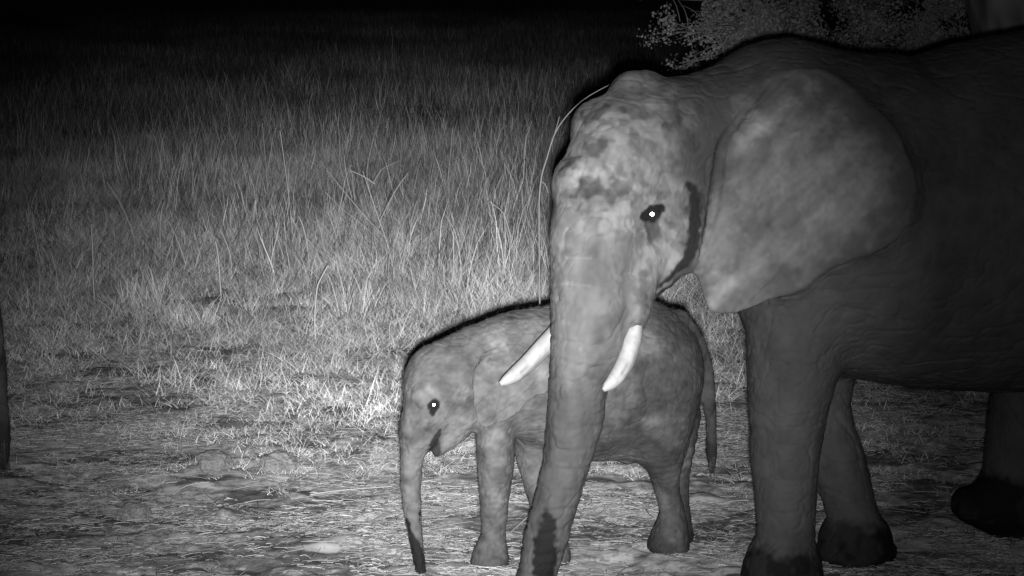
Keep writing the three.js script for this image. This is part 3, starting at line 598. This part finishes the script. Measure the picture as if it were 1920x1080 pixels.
// ------------------------------------------------------------------ single stalks, tufts and twigs one can point at
const stalkMat = grey(0.42), twigMat = grey(0.25);
function rod(name, label, category, lines, group, m = stalkMat) { // lines: [[px, py, depth, r_mm], ...] each; the first is the main stem, the others its branches
  const base = at(...lines[0][0].slice(0, 3)), o = thing(name, label, category, [base.x, 0, base.z], group);
  lines.forEach((l, i) => mesh(i ? 'branch' : 'stem', tube(l.map(([x, y, d, r]) => { const p = at(x, y, d); return [p.x - base.x, p.y, p.z - base.z, r / 1000]; }), 6, 4), m, o));
  return o;
}
const foot = (y) => EYE * 1 / Math.tan(Math.atan((y - 540) / FOCAL) + PITCH); // how far away the ground at row y lies
rod('bent_grass', 'long bent grass stem arching over the adult elephant forehead', 'grass stem', [[[1016, foot(0) < 0 ? 925 : 918, 11.6, 4], [1011, 460, 11.6, 4], [1013, 350, 11.6, 4.2], [1026, 295, 11.6, 4], [1046, 240, 11.6, 3.6], [1090, 190, 11.6, 3], [1150, 155, 11.6, 2]], [[1034, 270, 11.6, 3], [1042, 244, 11.6, 2.5], [1049, 219, 11.6, 2]], [[1013, 340, 11.6, 2.5], [1022, 346, 11.6, 2.5], [1028, 362, 11.6, 2]]], undefined, grey(0.12));
const dS = foot(540);
rod('dead_shrub', 'bare dead shrub with crossing twigs amid the grass', 'shrub', [
  [[745, 545, dS, 5.4], [730, 470, dS, 4.8], [705, 395, dS, 4.2], [680, 320, dS, 2.4]], [[722, 445, dS, 3.6], [680, 400, dS, 3.3], [630, 340, dS, 2.4], [600, 300, dS + 0.2, 1.8]], [[712, 415, dS, 3.6], [740, 360, dS, 3.0], [765, 325, dS, 1.8]],
  [[703, 345, dS, 3.6], [680, 330, dS, 3.0], [657, 320, dS, 3.0]], [[700, 344, dS, 2.4], [716, 318, dS, 1.8], [748, 302, dS + 0.1, 1.2]], [[660, 372, dS, 3.0], [650, 330, dS, 2.4], [645, 290, dS, 1.8]], [[735, 480, dS, 3.6], [690, 430, dS - 0.2, 3.0], [640, 390, dS - 0.3, 2.1], [610, 360, dS - 0.3, 1.8]], [[696, 372, dS, 2.1], [688, 320, dS, 1.8], [703, 248, dS, 1.2]]]);
const stalkGroup = 'single dry stalks standing in the grass';
[['thickest pale stalk, leaning left, halfway between calf head and dead shrub', [[578, 475, 6], [570, 430, 6], [560, 405, 5]]], ['tall leaning stalk rising above the grass just left of the dead shrub', [[548, 430, 5], [538, 340, 5], [525, 245, 4.5]]],
  ['short stalk leaning left beside the thickest pale stalk', [[432, 480, 5], [420, 445, 5], [412, 428, 4]]], ['short upright stalk above the broad pale tuft', [[412, 520, 6], [409, 480, 6], [404, 452, 5]]],
  ['long thin stalk leaning left, above the pointed pale tuft', [[250, 440, 5], [225, 380, 4.5], [200, 340, 4]]], ['stalk with bent tip close to the adult elephant trunk', [[962, 470, 6], [950, 415, 6], [940, 395, 5], [918, 378, 4]]],
  ['stalk with tip bent right, below the dead shrub', [[590, 600, 5], [594, 545, 5], [600, 525, 4.5], [615, 498, 4]]], ['leftmost upright stalk, thin and straight', [[175, 530, 5], [174, 480, 5], [171, 420, 4]]],
  ['short vertical stalk in the dim upper left grass', [[285, 345, 5], [285, 310, 5], [283, 275, 5]]], ['stalk slanting right in the dim upper left grass', [[322, 345, 5], [338, 300, 4.5], [352, 268, 4]]],
  ['highest stalk, lone in the dark far grass', [[735, 95, 9], [736, 75, 8], [733, 50, 7]]], ['stalk leaning left in the dim grass left of the dead shrub', [[445, 310, 5], [440, 270, 5], [425, 235, 4]]],
  ['slender near upright stalk in the dim grass above the dead shrub', [[500, 330, 5], [495, 270, 5], [492, 230, 4]]], ['stalk between the dead shrub and the long bent grass', [[840, 340, 6], [845, 285, 5], [848, 240, 4]]], ['short stalk leaning slightly right above the pointed pale tuft', [[300, 440, 5], [302, 400, 5], [308, 378, 4]]],
].forEach(([label, p]) => { const d = foot(p[0][1] + 45); rod('dry_stalk', label, 'stalk', [[[p[0][0] + 3, p[0][1] + 45, d, p[0][2]], ...p.map(([x, y, r]) => [x, y, d, r])]], stalkGroup); });
[['bright pale grass tuft with a pointed top at the left', 268, 572, 1.0, 0.5, 21], ['broad pale grass tuft left of the field centre', 365, 612, 0.62, 0.42, 22], ['bright upright grass tuft above the calf head', 665, 588, 0.95, 0.45, 23], ['pale bushy tuft close to the adult elephant trunk', 985, 570, 0.8, 0.4, 24], ['dim slanting tuft high in the dark grass', 545, 178, 2.1, 0.8, 25]].forEach(([label, px, py, s, w, seed]) => {
  const d = foot(py), p = at(px, py, d), m = mesh('grass_tuft', clump(seed, 170, 0.16 * w / 0.4, 0.15 * s, 0.62 * s, seed === 25 ? 0.004 : 0.0026, 0.35, 0.35), new THREE.MeshStandardMaterial({ vertexColors: true, color: new THREE.Color().setRGB(0.55, 0.55, 0.55), roughness: 0.9, side: THREE.DoubleSide }), scene);
  m.position.set(p.x, groundY(p.x, p.z), p.z); tag(m, label, 'grass tuft', 'pale tufts standing out of the grass');
});
const lie = (px, py) => { const p = at(px, py, foot(py)); return [p.x, groundY(p.x, p.z) + 0.012, p.z]; };
[['pale straight twig lying in front of the calf trunk', [[[582, 936], [640, 930], [735, 921]]]], ['forked twig lying in the middle of the foreground', [[[324, 926], [350, 918], [392, 914]], [[372, 918], [388, 930], [402, 945]]]], ['short pale twig lying near the lower left', [[[238, 980], [262, 976], [282, 970]]]], ['thin twig on the soil under the calf chest', [[[950, 1005], [972, 988], [990, 978]]]], ['stubby upright twig at the lower left', [[[197, 1022], [198, 1008], [196, 998]]]]].forEach(([label, lines]) => {
  const b = lie(...lines[0][0]), o = thing('twig', label, 'twig', [b[0], 0, b[2]], 'twigs lying on the soil');
  lines.forEach((l, i) => mesh(i ? 'branch' : 'stem', tube(l.map(([x, y], k) => { const p = lie(x, y); return [p[0] - b[0], p[1] + 0.006 * k, p[2] - b[2], 0.0045 - 0.0008 * k]; }), 6, 3), twigMat, o));
});
[['dark round dung lump on the soil left of the calf', 403, 886, 32, 0.12, 3], ['pale crumbling dung lump right of the dark round one', 520, 884, 36, 0.14, 5], ['low dung lump at the lower left of the foreground', 255, 964, 28, 0.13, 7]].forEach(([label, px, py, rp, c, seed]) => {
  const d = foot(py), p = at(px, py, d), R = metres(rp, py, d), flat = seed === 9 ? 0.4 : 0.72, g = new THREE.IcosahedronGeometry(1, 24), P = g.attributes.position, C = new Float32Array(P.count * 3), q = new THREE.Vector3();
  for (let i = 0; i < P.count; i++) {
    q.fromBufferAttribute(P, i); const n = fbm(q.x * 1.7 + seed, q.y * 1.7, q.z * 1.7, 2), f = fbm(q.x * 7 + seed, q.y * 7, q.z * 7, 3), e = noise(q.x * 22, q.y * 30, q.z * 22 + seed);
    const s = R * (1 + 0.3 * n + 0.09 * f + 0.02 * e), k = c * (1 + 0.5 * f + 0.3 * e); P.setXYZ(i, q.x * s, q.y * s * flat, q.z * s); C.fill(clamp(k, 0.04, 0.5), i * 3, i * 3 + 3);
  }
  g.setAttribute('color', new THREE.BufferAttribute(C, 3)); g.computeVertexNormals();
  const m = mesh('dung', g, new THREE.MeshStandardMaterial({ vertexColors: true, roughness: 1 }), scene);
  m.position.set(p.x, groundY(p.x, p.z - 0) + R * flat * 0.7, p.z); tag(m, label, 'dung', 'dung lumps on the trampled ground');
});

// ------------------------------------------------------------------ bush and tree behind the elephant
function leafMesh(seed, n, place, size) {
  const r = rng(seed), pos = [], idx = [], col = [], q = new THREE.Quaternion(), e = new THREE.Euler(), v = new THREE.Vector3();
  for (let i = 0; i < n; i++) {
    const p = place(r); if (!p) continue; const s = size * (0.6 + 0.8 * r()), b = pos.length / 3, c = 0.7 + 0.5 * r();
    q.setFromEuler(e.set(r() * 6.28, r() * 6.28, r() * 6.28));
    for (const [x, y, z] of [[0, 0, 0], [0.42, 0.5, 0.1], [0, 1.1, -0.12], [-0.42, 0.5, 0.1]]) { v.set(x * s, y * s, z * s).applyQuaternion(q).add(p); pos.push(v.x, v.y, v.z); col.push(c, c, c); }
    idx.push(b, b + 1, b + 2, b, b + 2, b + 3);
  }
  const g = new THREE.BufferGeometry(); g.setAttribute('position', new THREE.Float32BufferAttribute(pos, 3)); g.setAttribute('color', new THREE.Float32BufferAttribute(col, 3)); g.setIndex(idx); g.computeVertexNormals(); return g;
}
{
  const base = at(1572, 700, 15.4), o = thing('bush', 'leafy bush with pale twigs behind the adult elephant back', 'bush', [base.x, 0, -15.4]);
  const r = rng(8), twigs = [], c = new THREE.Vector3(0, 2.55, 0), R = [0.78, 1.5, 0.8];
  for (let i = 0; i < 15; i++) {
    const a = i / 15 * 6.283 + r(), el = 0.25 + 0.9 * r(), tip = new THREE.Vector3(Math.cos(a) * R[0] * Math.cos(el * 0.9) * 1.02, c.y + (r() - 0.25) * R[1] * 1.1, Math.sin(a) * R[2]);
    const m = new THREE.Vector3(tip.x * 0.35, tip.y * 0.55, tip.z * 0.35), m2 = m.clone().lerp(tip, 0.55).add(new THREE.Vector3((r() - 0.5) * 0.2, 0.1, (r() - 0.5) * 0.2));
    mesh('stem', tube([[tip.x * 0.06, -0.05, tip.z * 0.06, 0.014], [m.x, m.y, m.z, 0.01], [m2.x, m2.y, m2.z, 0.006], [tip.x, tip.y, tip.z, 0.004]], 6, 4), grey(0.14), o);
    for (let k = 0; k < 60; k++) {
      const s = m.clone().lerp(m2, r()).lerp(tip, r()), d = s.clone().sub(c).normalize().multiplyScalar(0.25 + 0.35 * r()).add(new THREE.Vector3((r() - 0.5) * 0.5, (r() - 0.4) * 0.5, (r() - 0.5) * 0.5)), e = s.clone().add(d);
      twigs.push([s, e]);
    }
  }
  for (const [x, y, x2, y2] of [[1300, 55, 1238, 38], [1275, 40, 1250, -20], [1290, 45, 1268, -5], [1310, 30, 1280, 10], [1330, 60, 1258, 62]]) twigs.push([at(x, y, 15).sub(o.position), at(x2, y2, 14.9).sub(o.position)]);
  mesh('twigs', mergeGeometries(twigs.map(([a, b]) => tube([[a.x, a.y, a.z, 0.0035], [(a.x + b.x) / 2 + 0.02, (a.y + b.y) / 2, (a.z + b.z) / 2 - 0.02, 0.0028], [b.x, b.y, b.z, 0.0015]], 5, 2))), grey(0.13), o).userData.kind = 'stuff';
  const leaves = leafMesh(17, 150000, (q) => {
    const [a, b] = twigs[Math.floor(q() * twigs.length)], p = a.clone().lerp(b, 0.15 + 0.9 * q()).add(new THREE.Vector3((q() - 0.5) * 0.13, (q() - 0.5) * 0.13, (q() - 0.5) * 0.13));
    return fbm(p.x * 4.6, p.y * 4.6, p.z * 4.6, 2) < -0.08 ? null : p;
  }, 0.021);
  const f = mesh('foliage', leaves, new THREE.MeshPhysicalMaterial({ vertexColors: true, color: new THREE.Color().setRGB(0.21, 0.21, 0.21), roughness: 0.8, side: THREE.DoubleSide, transmission: 0.25, thickness: 0 }), o); f.userData.kind = 'stuff';
}
{
  const base = at(1890, 700, 14.6), o = thing('tree', 'thick pale tree trunk at the upper right behind the elephant', 'tree', [base.x, 0, -14.6]);
  const g = tube([[0.35, -0.1, 0, 0.42], [0.25, 0.6, 0, 0.33], [0.1, 1.8, 0, 0.3], [-0.04, 2.6, 0, 0.29], [-0.15, 3.6, 0.05, 0.25], [-0.1, 4.8, 0.1, 0.18]], 40, 26, () => 0.2), P = g.attributes.position, N = g.attributes.normal, C = g.attributes.color;
  for (let i = 0; i < P.count; i++) {
    const a = Math.atan2(P.getZ(i), P.getX(i) - 0.1), y = P.getY(i), rib = Math.abs(noise(Math.cos(a) * 7, y * 1.6, Math.sin(a) * 7)), f = noise(Math.cos(a) * 22, y * 9, Math.sin(a) * 22);
    const k = 0.12 * (0.6 + 1.1 * rib + 0.4 * f), d = 0.07 * (rib - 0.3) + 0.012 * f; C.setXYZ(i, k, k, k); P.setXYZ(i, P.getX(i) + N.getX(i) * d, y, P.getZ(i) + N.getZ(i) * d);
  }
  g.computeVertexNormals(); mesh('trunk', g, new THREE.MeshStandardMaterial({ vertexColors: true, roughness: 1 }), o);
  const r = rng(4), tips = [];
  for (let i = 0; i < 7; i++) {
    const a = i * 0.9 + r(), l = 1.3 + r(), y = 3.6 + r() * 1.2, t = new THREE.Vector3(-0.12 + Math.cos(a) * l, y + 0.8 + r(), Math.sin(a) * l); tips.push(t);
    mesh('limb', tube([[-0.13, y - 0.2, 0.05, 0.1], [-0.12 + Math.cos(a) * l * 0.5, y + 0.25, Math.sin(a) * l * 0.5, 0.07], [t.x, t.y, t.z, 0.025]], 8, 4), grey(0.19), o);
  }
  const f = mesh('crown', leafMesh(23, 9000, (q) => { const t = tips[Math.floor(q() * tips.length)]; return new THREE.Vector3(t.x + (q() + q() - 1) * 1.0, t.y + 0.2 + (q() + q() - 1) * 0.7, t.z + (q() + q() - 1) * 1.0); }, 0.05), new THREE.MeshPhysicalMaterial({ vertexColors: true, color: new THREE.Color().setRGB(0.22, 0.22, 0.22), roughness: 0.8, side: THREE.DoubleSide }), o); f.userData.kind = 'stuff';
}
// ------------------------------------------------------------------ the lamp itself, on its pole behind the lens
{
  const o = thing('infrared_lamp', 'small infrared floodlight on a pole beneath the viewpoint', 'lamp', [LAMP.x, 0, LAMP.z + 0.12]);
  const dir = beamAim.clone().sub(LAMP).normalize(), q = new THREE.Quaternion().setFromUnitVectors(new THREE.Vector3(0, 1, 0), dir), y = LAMP.y;
  const part = (name, g, m, s) => { const e = mesh(name, g, m, o); e.quaternion.copy(q); e.position.set(-dir.x * s, y - dir.y * s, -0.12 - dir.z * s); return e; };
  part('housing', new THREE.LatheGeometry([[0, -0.05], [0.02, -0.05], [0.034, -0.03], [0.036, 0.03], [0.041, 0.036], [0.041, 0.044], [0.034, 0.044], [0.032, 0.036], [0, 0.036]].map(([a, b]) => new THREE.Vector2(a, b)), 28), grey(0.04, { roughness: 0.5 }), 0.06);
  part('lamp_lens', new THREE.CylinderGeometry(0.031, 0.031, 0.004, 28), new THREE.MeshStandardMaterial({ color: 0x111111, emissive: 0xffffff, emissiveIntensity: 2, roughness: 0.3 }), 0.018);
  mesh('pole', new THREE.CylinderGeometry(0.014, 0.018, y - 0.03, 14), grey(0.05), o).position.set(0.0, (y - 0.03) / 2, 0);
}
renderer.render(scene, camera);
